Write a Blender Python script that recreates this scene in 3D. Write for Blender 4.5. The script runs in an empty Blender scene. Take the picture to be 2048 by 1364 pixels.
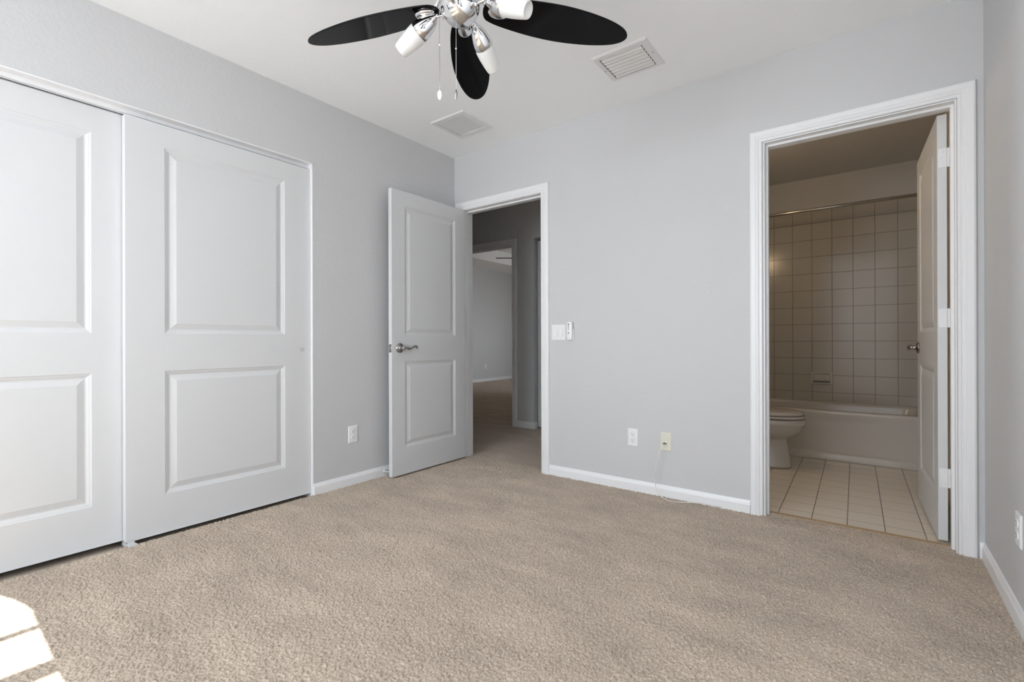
import bpy, bmesh, math, random
import numpy as np
from mathutils import Vector, Matrix

# ------------------------------------------------------------------ camera, world, lights, exposure
scn = bpy.context.scene
COL = scn.collection
W, D, H = 3.123, 5.00, 2.44            # bedroom width, depth, height
F_PX = 957.95
cam_d = bpy.data.cameras.new('camera'); cam = bpy.data.objects.new('camera', cam_d); COL.objects.link(cam)
cam_d.sensor_fit = 'HORIZONTAL'; cam_d.sensor_width = 36.0; cam_d.lens = F_PX / 2048 * 36.0
cam_d.clip_start = 0.02; cam_d.clip_end = 100
cam.matrix_world = (Matrix.Translation((2.7379, -2.8612, 0.9394)) @ Matrix.Rotation(0.6448, 4, 'Z')
                    @ Matrix.Rotation(math.pi / 2 + 0.0006, 4, 'X') @ Matrix.Rotation(-0.003, 4, 'Z'))
scn.camera = cam
scn.view_settings.view_transform = 'Standard'; scn.view_settings.look = 'None'
scn.view_settings.gamma = 1.0; scn.view_settings.use_curve_mapping = False
scn.view_settings.exposure = 1.89
cy = scn.cycles
cy.use_denoising = True
cy.max_bounces = 14; cy.diffuse_bounces = 8; cy.glossy_bounces = 6; cy.transmission_bounces = 8; cy.transparent_max_bounces = 12
cy.sample_clamp_indirect = 6.0; cy.caustics_reflective = False; cy.caustics_refractive = False

world = bpy.data.worlds.new('world'); scn.world = world; world.use_nodes = True
bg = world.node_tree.nodes['Background']; bg.inputs['Color'].default_value = (0.80, 0.90, 1.0, 1); bg.inputs['Strength'].default_value = 0.25


def area(name, loc, look, sx, sy, power, color, spread=None):
    l = bpy.data.lights.new(name, 'AREA'); l.shape = 'RECTANGLE'; l.size = sx; l.size_y = sy; l.energy = power; l.color = color
    o = bpy.data.objects.new(name, l); COL.objects.link(o); o.location = loc
    o.rotation_euler = Vector(look).to_track_quat('-Z', 'Y').to_euler()
    if spread: l.spread = math.radians(spread)
    return o


SUN_EL = math.radians(31.8)
sun = bpy.data.lights.new('sun', 'SUN'); sun.energy = 4.6; sun.angle = 0.004; sun.color = (1.0, 0.985, 0.96)
sun_o = bpy.data.objects.new('sun', sun); COL.objects.link(sun_o); sun_o.location = (8, -3, 5)
sd = Vector((-math.cos(SUN_EL), 0.027 * math.cos(SUN_EL), -math.sin(SUN_EL)))
sun_o.rotation_euler = sd.to_track_quat('-Z', 'Y').to_euler()
# daylight lamps outside the windows; all but the right one are added
area('added_daylight_left', (-0.30, -3.95, 1.40), (1, 0.0, 0.34), 1.35, 1.5, 130, (0.918, 0.97, 1.045))  # added light through an invented window, lifts right wall and ceiling
area('added_daylight_front', (0.80, -D - 0.30, 1.42), (0.25, 1, 0.16), 2.2, 1.45, 38, (0.918, 0.97, 1.045))  # added light through a guessed window on the unseen wall
area('daylight_window_right', (W + 0.30, -2.93, 1.35), (-1, 0, 0.0), 0.62, 1.35, 1.0, (0.97, 0.98, 1.0))
area('added_daylight_far_room', (1.62, 5.2, 1.45), (-1, 0.05, -0.10), 1.5, 1.3, 3.4, (0.93, 0.97, 1.03), 55)  # added light, spread narrowed to keep the far ceiling dim


# ------------------------------------------------------------------ helpers
def tag(o, label=None, cat=None, group=None, kind=None):
    if label: o['label'] = label
    if cat: o['category'] = cat
    if group: o['group'] = group
    if kind: o['kind'] = kind
    return o


def obj(name, bm, mat, parent=None, smooth=False, bevel=0.0, segs=2):
    bmesh.ops.recalc_face_normals(bm, faces=bm.faces[:])
    me = bpy.data.meshes.new(name); bm.to_mesh(me); bm.free()
    o = bpy.data.objects.new(name, me); COL.objects.link(o)
    if mat: me.materials.append(mat)
    if smooth:
        for p in me.polygons: p.use_smooth = True
    if bevel > 0:
        b = o.modifiers.new('bevel', 'BEVEL'); b.width = bevel; b.segments = segs; b.limit_method = 'ANGLE'; b.angle_limit = math.radians(40)
        b.harden_normals = False
    if parent is not None: o.parent = parent
    return o


def empty(name, loc=(0, 0, 0), rz=0.0):
    o = bpy.data.objects.new(name, None); COL.objects.link(o); o.location = loc; o.rotation_euler = (0, 0, rz); o.empty_display_size = 0.05
    return o


def BM(): return bmesh.new()


def box(bm, x0, x1, y0, y1, z0, z1):
    v = [bm.verts.new((x, y, z)) for z in (z0, z1) for y in (y0, y1) for x in (x0, x1)]
    for q in ((0, 1, 3, 2), (4, 6, 7, 5), (0, 4, 5, 1), (2, 3, 7, 6), (0, 2, 6, 4), (1, 5, 7, 3)):
        bm.faces.new([v[i] for i in q])
    return bm


def xform(bm, m, verts=None):
    bmesh.ops.transform(bm, matrix=m, verts=verts or bm.verts[:]); return bm


def lathe(bm, prof, axis_p=(0, 0, 0), axis_d=(0, 0, 1), n=32, cap=True, sx=1.0, sy=1.0):
    """prof: list of (radius, height along the axis)"""
    d = Vector(axis_d).normalized(); q = Vector((0, 0, 1)).rotation_difference(d).to_matrix()
    rings = []
    for r, h in prof:
        rings.append([bm.verts.new(Vector(axis_p) + q @ Vector((r * sx * math.cos(2 * math.pi * k / n), r * sy * math.sin(2 * math.pi * k / n), h))) for k in range(n)])
    for a, b in zip(rings, rings[1:]):
        for k in range(n):
            bm.faces.new((a[k], a[(k + 1) % n], b[(k + 1) % n], b[k]))
    if cap:
        bm.faces.new(rings[0][::-1]); bm.faces.new(rings[-1])
    return bm


def tube(bm, pts, r, n=10, radii=None):
    pts = [Vector(p) for p in pts]; rings = []; up = Vector((0, 0, 1)); prev = None
    for i, p in enumerate(pts):
        t = (pts[min(i + 1, len(pts) - 1)] - pts[max(i - 1, 0)]).normalized()
        if prev is None:
            a = t.cross(up if abs(t.z) < 0.9 else Vector((1, 0, 0))).normalized()
        else:
            a = (prev - t * prev.dot(t)).normalized()
        prev = a; b = t.cross(a); rr = radii[i] if radii else r
        rings.append([bm.verts.new(p + (a * math.cos(2 * math.pi * k / n) + b * math.sin(2 * math.pi * k / n)) * rr) for k in range(n)])
    for A, B in zip(rings, rings[1:]):
        for k in range(n): bm.faces.new((A[k], A[(k + 1) % n], B[(k + 1) % n], B[k]))
    bm.faces.new(rings[0][::-1]); bm.faces.new(rings[-1])
    return bm


def spline(pts, n=8):
    P = [Vector(p) for p in pts]; P = [2 * P[0] - P[1]] + P + [2 * P[-1] - P[-2]]; out = []
    for i in range(1, len(P) - 2):
        for k in range(n):
            t = k / n
            out.append(0.5 * ((2 * P[i]) + (-P[i - 1] + P[i + 1]) * t + (2 * P[i - 1] - 5 * P[i] + 4 * P[i + 1] - P[i + 2]) * t * t + (-P[i - 1] + 3 * P[i] - 3 * P[i + 1] + P[i + 2]) * t ** 3))
    out.append(P[-2]); return out


def loft(bm, rings, cap0=True, cap1=True):
    R = [[bm.verts.new(p) for p in r] for r in rings]; n = len(R[0])
    for a, b in zip(R, R[1:]):
        for k in range(n): bm.faces.new((a[k], a[(k + 1) % n], b[(k + 1) % n], b[k]))
    if cap0: bm.faces.new(R[0][::-1])
    if cap1: bm.faces.new(R[-1])
    return bm


def sell(cx, cyy, z, rx, ry, p=2.0, n=48):
    out = []
    for k in range(n):
        a = 2 * math.pi * k / n; c, s = math.cos(a), math.sin(a)
        out.append((cx + rx * math.copysign(abs(c) ** (2 / p), c), cyy + ry * math.copysign(abs(s) ** (2 / p), s), z))
    return out


# ------------------------------------------------------------------ materials
def mat(name, color, rough=0.5, metal=0.0, bump=0.0, bump_scale=100.0, spec=0.5, noise_col=0.0, detail=3.0):
    m = bpy.data.materials.new(name); m.use_nodes = True
    nt = m.node_tree; b = nt.nodes['Principled BSDF']
    b.inputs['Base Color'].default_value = (*color, 1); b.inputs['Roughness'].default_value = rough; b.inputs['Metallic'].default_value = metal
    b.inputs['Specular IOR Level'].default_value = spec
    if bump > 0 or noise_col > 0:
        tc = nt.nodes.new('ShaderNodeTexCoord'); nz = nt.nodes.new('ShaderNodeTexNoise')
        nz.inputs['Scale'].default_value = bump_scale; nz.inputs['Detail'].default_value = detail
        nt.links.new(tc.outputs['Object'], nz.inputs['Vector'])
        if bump > 0:
            bp = nt.nodes.new('ShaderNodeBump'); bp.inputs['Strength'].default_value = 1.0; bp.inputs['Distance'].default_value = bump
            nt.links.new(nz.outputs['Fac'], bp.inputs['Height']); nt.links.new(bp.outputs['Normal'], b.inputs['Normal'])
        if noise_col > 0:
            mx = nt.nodes.new('ShaderNodeMix'); mx.data_type = 'RGBA'
            mx.inputs['A'].default_value = (*[c * (1 - noise_col) for c in color], 1); mx.inputs['B'].default_value = (*[min(1, c * (1 + noise_col)) for c in color], 1)
            nt.links.new(nz.outputs['Fac'], mx.inputs['Factor']); nt.links.new(mx.outputs['Result'], b.inputs['Base Color'])
    return m


def wall_mat(name, color, dist=0.0004):
    """painted drywall with a sprayed knock-down texture"""
    m = bpy.data.materials.new(name); m.use_nodes = True; nt = m.node_tree; b = nt.nodes['Principled BSDF']
    b.inputs['Base Color'].default_value = (*color, 1); b.inputs['Roughness'].default_value = 0.62; b.inputs['Specular IOR Level'].default_value = 0.3
    tc = nt.nodes.new('ShaderNodeTexCoord'); nz = nt.nodes.new('ShaderNodeTexNoise')
    nz.inputs['Scale'].default_value = 55; nz.inputs['Detail'].default_value = 3; nz.inputs['Roughness'].default_value = 0.55
    rp = nt.nodes.new('ShaderNodeValToRGB'); rp.color_ramp.elements[0].position = 0.42; rp.color_ramp.elements[1].position = 0.62
    bp = nt.nodes.new('ShaderNodeBump'); bp.inputs['Distance'].default_value = dist; bp.inputs['Strength'].default_value = 1.0
    nt.links.new(tc.outputs['Object'], nz.inputs['Vector']); nt.links.new(nz.outputs['Fac'], rp.inputs['Fac'])
    nt.links.new(rp.outputs['Color'], bp.inputs['Height']); nt.links.new(bp.outputs['Normal'], b.inputs['Normal'])
    return m


def carpet_mat(name):
    m = bpy.data.materials.new(name); m.use_nodes = True; nt = m.node_tree; N = nt.nodes.new; L = nt.links.new
    b = nt.nodes['Principled BSDF']; b.inputs['Roughness'].default_value = 0.95; b.inputs['Specular IOR Level'].default_value = 0.1
    b.inputs['Sheen Weight'].default_value = 0.25; b.inputs['Sheen Roughness'].default_value = 0.5
    b.inputs['Sheen Tint'].default_value = (0.9, 0.82, 0.75, 1)
    tc = N('ShaderNodeTexCoord')
    fine = N('ShaderNodeTexNoise'); fine.inputs['Scale'].default_value = 170; fine.inputs['Detail'].default_value = 4; fine.inputs['Roughness'].default_value = 0.7
    L(tc.outputs['Object'], fine.inputs['Vector'])
    mp = N('ShaderNodeMapping'); mp.inputs['Rotation'].default_value = (0, 0, 0.5); mp.inputs['Scale'].default_value = (1.0, 2.4, 1.0)
    L(tc.outputs['Object'], mp.inputs['Vector'])
    nap = N('ShaderNodeTexNoise'); nap.inputs['Scale'].default_value = 2.6; nap.inputs['Detail'].default_value = 5; nap.inputs['Roughness'].default_value = 0.6
    L(mp.outputs['Vector'], nap.inputs['Vector'])
    r1 = N('ShaderNodeValToRGB')
    r1.color_ramp.elements[0].position = 0.28; r1.color_ramp.elements[0].color = (0.36, 0.278, 0.205, 1)
    r1.color_ramp.elements[1].position = 0.70; r1.color_ramp.elements[1].color = (0.725, 0.615, 0.505, 1)
    L(fine.outputs['Fac'], r1.inputs['Fac'])
    r2 = N('ShaderNodeValToRGB')
    r2.color_ramp.elements[0].position = 0.30; r2.color_ramp.elements[0].color = (0.82, 0.82, 0.82, 1)
    r2.color_ramp.elements[1].position = 0.70; r2.color_ramp.elements[1].color = (1.12, 1.12, 1.12, 1)
    L(nap.outputs['Fac'], r2.inputs['Fac'])
    mx = N('ShaderNodeMix'); mx.data_type = 'RGBA'; mx.blend_type = 'MULTIPLY'; mx.inputs['Factor'].default_value = 1.0
    L(r1.outputs['Color'], mx.inputs['A']); L(r2.outputs['Color'], mx.inputs['B']); L(mx.outputs['Result'], b.inputs['Base Color'])
    bp = N('ShaderNodeBump'); bp.inputs['Distance'].default_value = 0.006; bp.inputs['Strength'].default_value = 0.8
    L(fine.outputs['Fac'], bp.inputs['Height']); L(bp.outputs['Normal'], b.inputs['Normal'])
    return m


def tile_mat(name, c1, c2, mortar, bw, rh, off, msize, rot=(0, 0, 0), loc=(0, 0, 0), rough=0.18, bump=0.0018):
    m = bpy.data.materials.new(name); m.use_nodes = True; nt = m.node_tree; N = nt.nodes.new; L = nt.links.new
    b = nt.nodes['Principled BSDF']; b.inputs['Roughness'].default_value = rough
    tc = N('ShaderNodeTexCoord'); mp = N('ShaderNodeMapping'); mp.vector_type = 'POINT'
    mp.inputs['Rotation'].default_value = rot; mp.inputs['Location'].default_value = loc
    br = N('ShaderNodeTexBrick'); br.offset = off; br.squash = 1.0
    br.inputs['Scale'].default_value = 1.0; br.inputs['Brick Width'].default_value = bw; br.inputs['Row Height'].default_value = rh
    br.inputs['Mortar Size'].default_value = msize; br.inputs['Mortar Smooth'].default_value = 0.6; br.inputs['Bias'].default_value = 0.0
    br.inputs['Color1'].default_value = (*c1, 1); br.inputs['Color2'].default_value = (*c2, 1); br.inputs['Mortar'].default_value = (*mortar, 1)
    L(tc.outputs['Object'], mp.inputs['Vector']); L(mp.outputs['Vector'], br.inputs['Vector']); L(br.outputs['Color'], b.inputs['Base Color'])
    inv = N('ShaderNodeMath'); inv.operation = 'SUBTRACT'; inv.inputs[0].default_value = 1.0; L(br.outputs['Fac'], inv.inputs[1])
    bp = N('ShaderNodeBump'); bp.inputs['Distance'].default_value = bump; bp.inputs['Strength'].default_value = 1.0
    L(inv.outputs['Value'], bp.inputs['Height']); L(bp.outputs['Normal'], b.inputs['Normal'])
    return m


def glass_mat(name):
    m = bpy.data.materials.new(name); m.use_nodes = True; nt = m.node_tree; N = nt.nodes.new
    for n in list(nt.nodes):
        if n.type == 'BSDF_PRINCIPLED': nt.nodes.remove(n)
    out = [n for n in nt.nodes if n.type == 'OUTPUT_MATERIAL'][0]
    tr = N('ShaderNodeBsdfTransparent'); tr.inputs['Color'].default_value = (0.97, 0.98, 0.98, 1)
    gl = N('ShaderNodeBsdfGlossy'); gl.inputs['Roughness'].default_value = 0.02
    fr = N('ShaderNodeFresnel'); fr.inputs['IOR'].default_value = 1.45; mx = N('ShaderNodeMixShader')
    nt.links.new(fr.outputs['Fac'], mx.inputs['Fac']); nt.links.new(tr.outputs['BSDF'], mx.inputs[1]); nt.links.new(gl.outputs['BSDF'], mx.inputs[2])
    nt.links.new(mx.outputs['Shader'], out.inputs['Surface']); return m


M = {}
M['wall'] = wall_mat('grey_wall_paint', (0.580, 0.580, 0.584))
M['wall_bath'] = wall_mat('bathroom_wall_paint', (0.60, 0.59, 0.58))
M['ceiling'] = wall_mat('white_ceiling_paint', (0.905, 0.915, 0.92), 0.00016)
M['wall_smooth'] = wall_mat('grey_wall_paint_smooth', (0.580, 0.580, 0.584), 0.0002)
M['trim'] = mat('white_trim_paint', (0.80, 0.80, 0.805), 0.38)
M['door'] = mat('white_door_paint', (0.65, 0.655, 0.66), 0.42, bump=0.0002, bump_scale=300)
M['carpet'] = carpet_mat('beige_carpet')
M['chrome'] = mat('polished_chrome', (0.78, 0.78, 0.79), 0.06, 1.0)
M['nickel'] = mat('satin_nickel', (0.42, 0.41, 0.40), 0.22, 1.0)
M['rod'] = mat('brushed_steel', (0.55, 0.53, 0.5), 0.25, 1.0)
M['black'] = mat('gloss_black_lacquer', (0.004, 0.004, 0.0045), 0.08, spec=0.16)
M['frost'] = mat('frosted_white_glass', (0.82, 0.82, 0.80), 0.35)
M['plastic'] = mat('white_plastic', (0.80, 0.80, 0.80), 0.3)
M['almond'] = mat('almond_plastic', (0.72, 0.70, 0.60), 0.35)
M['slot'] = mat('dark_slot', (0.05, 0.05, 0.05), 0.6)
M['grey_button'] = mat('grey_button', (0.22, 0.22, 0.22), 0.5)
M['vent'] = mat('white_enamel_vent', (0.74, 0.74, 0.735), 0.4)
M['dark'] = mat('duct_shade_paint', (0.10, 0.10, 0.10), 0.8)  # flat dark colour standing in for shade inside the vents
M['cable'] = mat('white_cable_jacket', (0.72, 0.71, 0.68), 0.45)
M['clear'] = mat('clear_grey_plastic', (0.58, 0.59, 0.60), 0.2)
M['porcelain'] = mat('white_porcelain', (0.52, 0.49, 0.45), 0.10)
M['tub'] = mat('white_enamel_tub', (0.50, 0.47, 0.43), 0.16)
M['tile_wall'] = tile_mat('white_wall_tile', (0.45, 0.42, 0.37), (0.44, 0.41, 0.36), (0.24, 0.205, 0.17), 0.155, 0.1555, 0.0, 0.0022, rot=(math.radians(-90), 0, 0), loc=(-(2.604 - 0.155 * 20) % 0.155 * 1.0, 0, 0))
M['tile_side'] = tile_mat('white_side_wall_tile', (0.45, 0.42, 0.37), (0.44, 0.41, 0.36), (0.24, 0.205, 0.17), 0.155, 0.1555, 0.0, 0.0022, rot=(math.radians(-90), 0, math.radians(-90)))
M['tile_floor'] = tile_mat('cream_floor_tile', (0.74, 0.67, 0.57), (0.72, 0.65, 0.555), (0.30, 0.25, 0.20), 0.155, 0.158, 0.0, 0.0028, rot=(0, 0, math.radians(-1.3)), rough=0.25)
M['strip'] = mat('tan_threshold_strip', (0.42, 0.30, 0.18), 0.6, noise_col=0.15, bump_scale=40)
M['glass'] = glass_mat('window_glass')
M['bulb'] = mat('warm_bulb', (0.9, 0.8, 0.6), 0.3)
M['bulb'].node_tree.nodes['Principled BSDF'].inputs['Emission Color'].default_value = (1.0, 0.72, 0.42, 1)
M['bulb'].node_tree.nodes['Principled BSDF'].inputs['Emission Strength'].default_value = 16.0
M['vinyl'] = mat('white_vinyl', (0.8, 0.8, 0.8), 0.35)


def struct(name, bm, m, bevel=0.0, label=None, cat=None, smooth=False):
    o = obj(name, bm, m, None, smooth, bevel); tag(o, label, cat, None, 'structure'); return o


# ------------------------------------------------------------------ room shells
t = 0.115
# bedroom left wall with the closet opening
CY0, CY1, CZ = -3.035, -1.248, 2.033
b = BM(); box(b, -t, 0, CY1, 0, -0.06, H); box(b, -t, 0, -3.36, CY0, -0.06, H); box(b, -t, 0, -D, -4.54, -0.06, H); box(b, -t, 0, -4.54, -3.36, -0.06, .70); box(b, -t, 0, -4.54, -3.36, 2.08, H); box(b, -t, 0, CY0, CY1, CZ, H)
struct('wall_left', b, M['wall'])
# bedroom back wall with the hall doorway and the bathroom doorway
HX0, HX1, HZ = 0.085, 0.853, 2.000
BX0, BX1, BZ = 2.276, 3.035, 1.998
b = BM(); box(b, -1.8, HX0, 0, t, -0.06, H); box(b, HX1, BX0, 0, t, -0.06, H); box(b, BX1, W, 0, t, -0.06, H)
box(b, HX0, HX1, 0, t, HZ, H); box(b, BX0, BX1, 0, t, BZ, H)
struct('wall_back', b, M['wall_smooth'])
# right wall runs on along the bathroom; its window holds the low sun
WY0, WY1, WZ0, WZS = -3.27, -2.605, 0.55, 1.72
WYC, WR = (WY0 + WY1) / 2, (WY1 - WY0) / 2
b = BM(); box(b, W, W + t, WY1, 2.6, -0.06, H); box(b, W, W + t, -3.60, WY0, -0.06, H); box(b, W, W + t, -D, -4.80, -0.06, H); box(b, W, W + t, -4.80, -3.60, -0.06, 0.55); box(b, W, W + t, -4.80, -3.60, 2.05, H); box(b, W, W + t, WY0, WY1, -0.06, WZ0)
n = 24                                                     # wall above the window, cut to a half-round head
arc = [(WYC + WR * math.cos(math.pi * k / n), WZS + WR * math.sin(math.pi * k / n)) for k in range(n + 1)]
for k in range(n):
    (ya, za), (yb, zb) = arc[k], arc[k + 1]
    v = [b.verts.new((x, y, z)) for x in (W, W + t) for (y, z) in ((ya, za), (ya, H), (yb, H), (yb, zb))]
    for q in ((0, 1, 2, 3), (7, 6, 5, 4), (0, 3, 7, 4), (1, 5, 6, 2)): b.faces.new([v[i] for i in q])
struct('wall_right', b, M['wall_smooth'])
# wall behind the camera, set back for softer light, with an added window
FX0, FX1, FZ0, FZ1 = 0.14, 1.90, 0.70, 2.10
b = BM(); box(b, -t, FX0, -D - t, -D, -0.06, H); box(b, FX1, W + t, -D - t, -D, -0.06, H)
box(b, FX0, FX1, -D - t, -D, -0.06, FZ0); box(b, FX0, FX1, -D - t, -D, FZ1, H)
struct('wall_front', b, M['wall'])
b = BM(); box(b, -t, W + t, -D - t, t, H, H + 0.06); box(b, -0.9, -t, -3.3, -0.85, H, H + .06); struct('ceiling', b, M['ceiling'])

# windows behind the camera; only the arched one is inferred, the rest are added
def window(name, bars, panes, loc=(0, 0, 0)):
    b = BM()
    for q in bars: box(b, *q)
    o = struct(name, b, M['vinyl'])
    for q in panes:
        g = BM(); box(g, *q); obj('pane', g, M['glass'], o)
    return o
yf0, yf1 = -D - 0.075, -D - 0.035
bars = [(FX0, FX1, yf0, yf1, FZ0, FZ0 + 0.05), (FX0, FX1, yf0, yf1, FZ1 - 0.05, FZ1), (FX0, FX0 + 0.05, yf0, yf1, FZ0, FZ1), (FX1 - 0.05, FX1, yf0, yf1, FZ0, FZ1),
        ((FX0 + FX1) / 2 - 0.035, (FX0 + FX1) / 2 + 0.035, yf0, yf1, FZ0, FZ1), (FX0, FX1, yf0 + .002, yf1 + .002, 1.40, 1.445)]
window('window_added_1', bars, [(FX0 + 0.04, FX1 - 0.04, -D - 0.057, -D - 0.053, FZ0 + 0.04, FZ1 - 0.04)])  # unseen window added as a guessed daylight source
b = BM(); box(b, FX0 - 0.03, FX1 + 0.03, -D - 0.03, -D + 0.03, FZ0 - 0.025, FZ0); struct('trim_1', b, M['trim'], 0.004)
xa, xb = W + 0.045, W + 0.075
sl = 0.027
def mz(X): return (W + 0.06 - X) * math.tan(SUN_EL)          # height on the glass whose sunlight lands at floor X
muntin_y = WY1 - 0.115
z_m, z_r0, z_r1 = mz(0.53), mz(0.865), mz(0.803)
bars = [(xa, xb, WY0, WY1, WZ0, WZ0 + 0.04), (xa, xb, WY0, WY0 + 0.004, WZ0, WZS), (xa, xb, WY1 - 0.004, WY1, WZ0, WZS),
        (xa + .01, xb - .01, WY0, WY1, z_m - 0.0085, z_m + 0.0085), (xa, xb, WY0, WY1, z_r0, z_r1), (xa + .01, xb - .01, WY0, WY1, 1.03, 1.044),
        (xa + .01, xb - .01, muntin_y - 0.02, muntin_y, WZ0, 1.9), (xa + .01, xb - .01, WY0 + 0.115, WY0 + 0.135, WZ0, 1.9), (xa + .01, xb - .01, WYC - .01, WYC + .01, WZ0, 2.04)]
window('window_2', bars, [(W + 0.058, W + 0.062, WY0, WY1, WZ0 + 0.02, WZS + WR - 0.004)])

window('window_added_4', [(xa, xb, -4.80, -3.60, .55, .60), (xa, xb, -4.80, -3.60, 2.0, 2.05), (xa, xb, -4.80, -4.76, .55, 2.05), (xa, xb, -3.64, -3.60, .55, 2.05), (xa, xb, -4.80, -3.60, 1.28, 1.32), (xa, xb, -4.22, -4.18, .55, 2.05)],
       [(W + 0.058, W + 0.062, -4.78, -3.62, .57, 2.03)])  # added window; lets in sun that bounces off the floor to the ceiling
window('window_added_5', [(-.075, -.035, -4.54, -3.36, .70, .75), (-.075, -.035, -4.54, -3.36, 2.03, 2.08), (-.075, -.035, -4.54, -4.50, .70, 2.08), (-.075, -.035, -3.40, -3.36, .70, 2.08), (-.073, -.037, -4.54, -3.36, 1.37, 1.41)],
       [(-.057, -.053, -4.52, -3.38, .72, 2.05)])  # added window, put in to light the right wall
# hallway, far room, bathroom, closet shells
HB = 1.38
b = BM(); box(b, -1.8, -1.22, HB, HB + t, -0.06, H); box(b, -0.44, -0.157, HB, HB + t, -0.06, H); box(b, -1.22, -0.44, HB, HB + t, 2.005, H)
box(b, -0.157, 1.05, HB, HB + t, 2.045, H); box(b, 1.05, 1.5, HB, HB + t, -0.06, H); box(b, -0.27, -0.157, HB + t, 2.1, -0.06, H)
box(b, 1.05, 1.16, HB + t, 2.1, -0.06, H); box(b, -0.27, 1.16, 2.1, 2.2, -0.06, H); box(b, -0.27, 1.16, HB + t, 2.2, H - 0.02, H)
struct('wall_hall_back', b, M['wall'])
b = BM(); box(b, -1.9, -1.8, 0, HB + t, -0.06, H); struct('wall_hall_left', b, M['wall'])
b = BM(); box(b, 1.5, 1.6, t, 2.6, -0.06, H); struct('wall_bathroom_left', b, M['wall_bath'])
b = BM(); box(b, 1.5, W + t, 2.358, 2.5, -0.06, H); struct('wall_bathroom_back', b, M['wall_bath'])
b = BM(); box(b, -1.9, 1.55, t, HB + t, H, H + 0.06); struct('ceiling_hall', b, M['ceiling'])
b = BM(); box(b, 1.55, W + t, t, 2.5, H, H + 0.06); struct('ceiling_bathroom', b, M['wall_bath'])
FRX0, FRX1, FRY0, FRY1 = -4.55, 1.30, HB + t, 7.6
b = BM(); box(b, FRX0 - .1, FRX0, FRY0, FRY1, -0.06, 3.0); struct('wall_far_room_left', b, M['wall'])
b = BM(); box(b, FRX0 - .1, FRX1 + .1, FRY1, FRY1 + .1, -0.06, 3.0); struct('wall_far_room_back', b, M['wall'])
FWY0, FWY1, FWZ0, FWZ1 = 4.4, 6.0, 0.75, 2.1
b = BM(); box(b, FRX1, FRX1 + .1, 2.6, FWY0, -0.06, 3.0); box(b, FRX1, FRX1 + .1, FWY1, FRY1, -0.06, 3.0); box(b, FRX1, FRX1 + .1, FWY0, FWY1, -0.06, FWZ0); box(b, FRX1, FRX1 + .1, FWY0, FWY1, FWZ1, 3.0)
struct('wall_far_room_right', b, M['wall'])
b = BM(); box(b, FRX0 - .1, -1.9, FRY0 - .1, FRY0, -0.06, 3.0); box(b, -1.9, FRX1 + 0.1, FRY0 - .1, FRY0 - 0.005, H + 0.06, 3.0); box(b, 1.16, FRX1 + .1, 2.5, 2.6, -0.06, 3.0); box(b, -1.9, -1.8, HB, FRY0, -.06, H)
struct('wall_far_room_front', b, M['wall'])
cz = 2.635
b = BM()
tx0, tx1, ty0, ty1 = -3.72, 0.45, 2.4, 6.7
box(b, FRX0 - .1, tx0, FRY0, FRY1, cz, cz + 0.03); box(b, tx1, FRX1 + .1, FRY0, FRY1, cz, cz + .03); box(b, tx0, tx1, FRY0, ty0, cz, cz + .03); box(b, tx0, tx1, ty1, FRY1, cz, cz + .03)
box(b, tx0 - .03, tx0 + .002, ty0, ty1, cz + .002, 2.9); box(b, tx1 - .002, tx1 + .03, ty0, ty1, cz + .002, 2.9); box(b, tx0, tx1, ty0 - .03, ty0 + .002, cz + .002, 2.9); box(b, tx0, tx1, ty1 - .002, ty1 + .03, cz + .002, 2.9)
box(b, tx0 - .03, tx1 + .03, ty0 - .03, ty1 + .03, 2.9, 2.95)
struct('ceiling_far_room', b, M['ceiling'])
window('window_added_3', [(FRX1 + .03, FRX1 + .07, FWY0, FWY1, FWZ0, FWZ0 + .05), (FRX1 + .03, FRX1 + .07, FWY0, FWY1, FWZ1 - .05, FWZ1), (FRX1 + .03, FRX1 + .07, FWY0, FWY0 + .05, FWZ0, FWZ1), (FRX1 + .03, FRX1 + .07, FWY1 - .05, FWY1, FWZ0, FWZ1), (FRX1 + .032, FRX1 + .068, 5.17, 5.23, FWZ0, FWZ1)],
       [(FRX1 + .048, FRX1 + .052, FWY0 + .04, FWY1 - .04, FWZ0 + .04, FWZ1 - .04)])  # unseen window added to light the far room
# closet behind the sliding doors
b = BM(); box(b, -0.90, -0.80, -3.3, 0.0, -0.06, H); box(b, -0.8, -t, -3.3, -3.2, -0.06, H); box(b, -0.8, -t, -0.95, -0.85, -0.06, H)
struct('wall_closet', b, M['wall'])
b = BM(); box(b, -0.80, 0.0, -3.2, -0.95, -0.06, -0.022); struct('floor_closet', b, M['carpet'])

# carpet of the bedroom: a tufted surface
rng = np.random.default_rng(7)
dx = 0.0027
CD = 3.4                                # tufts modelled in front of and under the camera; plain pile behind
nx, ny = int(W / dx) + 1, int((CD + 0.085) / dx) + 1
xs = np.linspace(0, W, nx); ys = np.linspace(-CD, 0.085, ny)
hgt = rng.standard_normal((ny, nx))
def blur(a, k):
    for ax in (0, 1):
        s = np.zeros_like(a); tot = 0
        for d, w in k:
            s += w * np.roll(a, d, ax); tot += w
        a = s / tot
    return a
g1 = blur(hgt, [(-1, .30), (0, 1), (1, .30)]); g1 /= g1.std()
g2 = blur(rng.standard_normal((ny, nx)), [(d, math.exp(-(d / 4) ** 2)) for d in range(-8, 9)]); g2 /= g2.std()
zz = np.clip(g1 * 0.0019 + g2 * 0.0004, -0.006, 0.006)
X, Y = np.meshgrid(xs + 0, ys)
jx = np.clip(rng.standard_normal((ny, nx)), -2, 2) * 0.0007; jy = np.clip(rng.standard_normal((ny, nx)), -2, 2) * 0.0007
co = np.stack([np.clip(X + jx, 0, W), Y + jy, zz], -1).reshape(-1, 3).astype(np.float32)
idx = np.arange(nx * ny).reshape(ny, nx)
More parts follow.
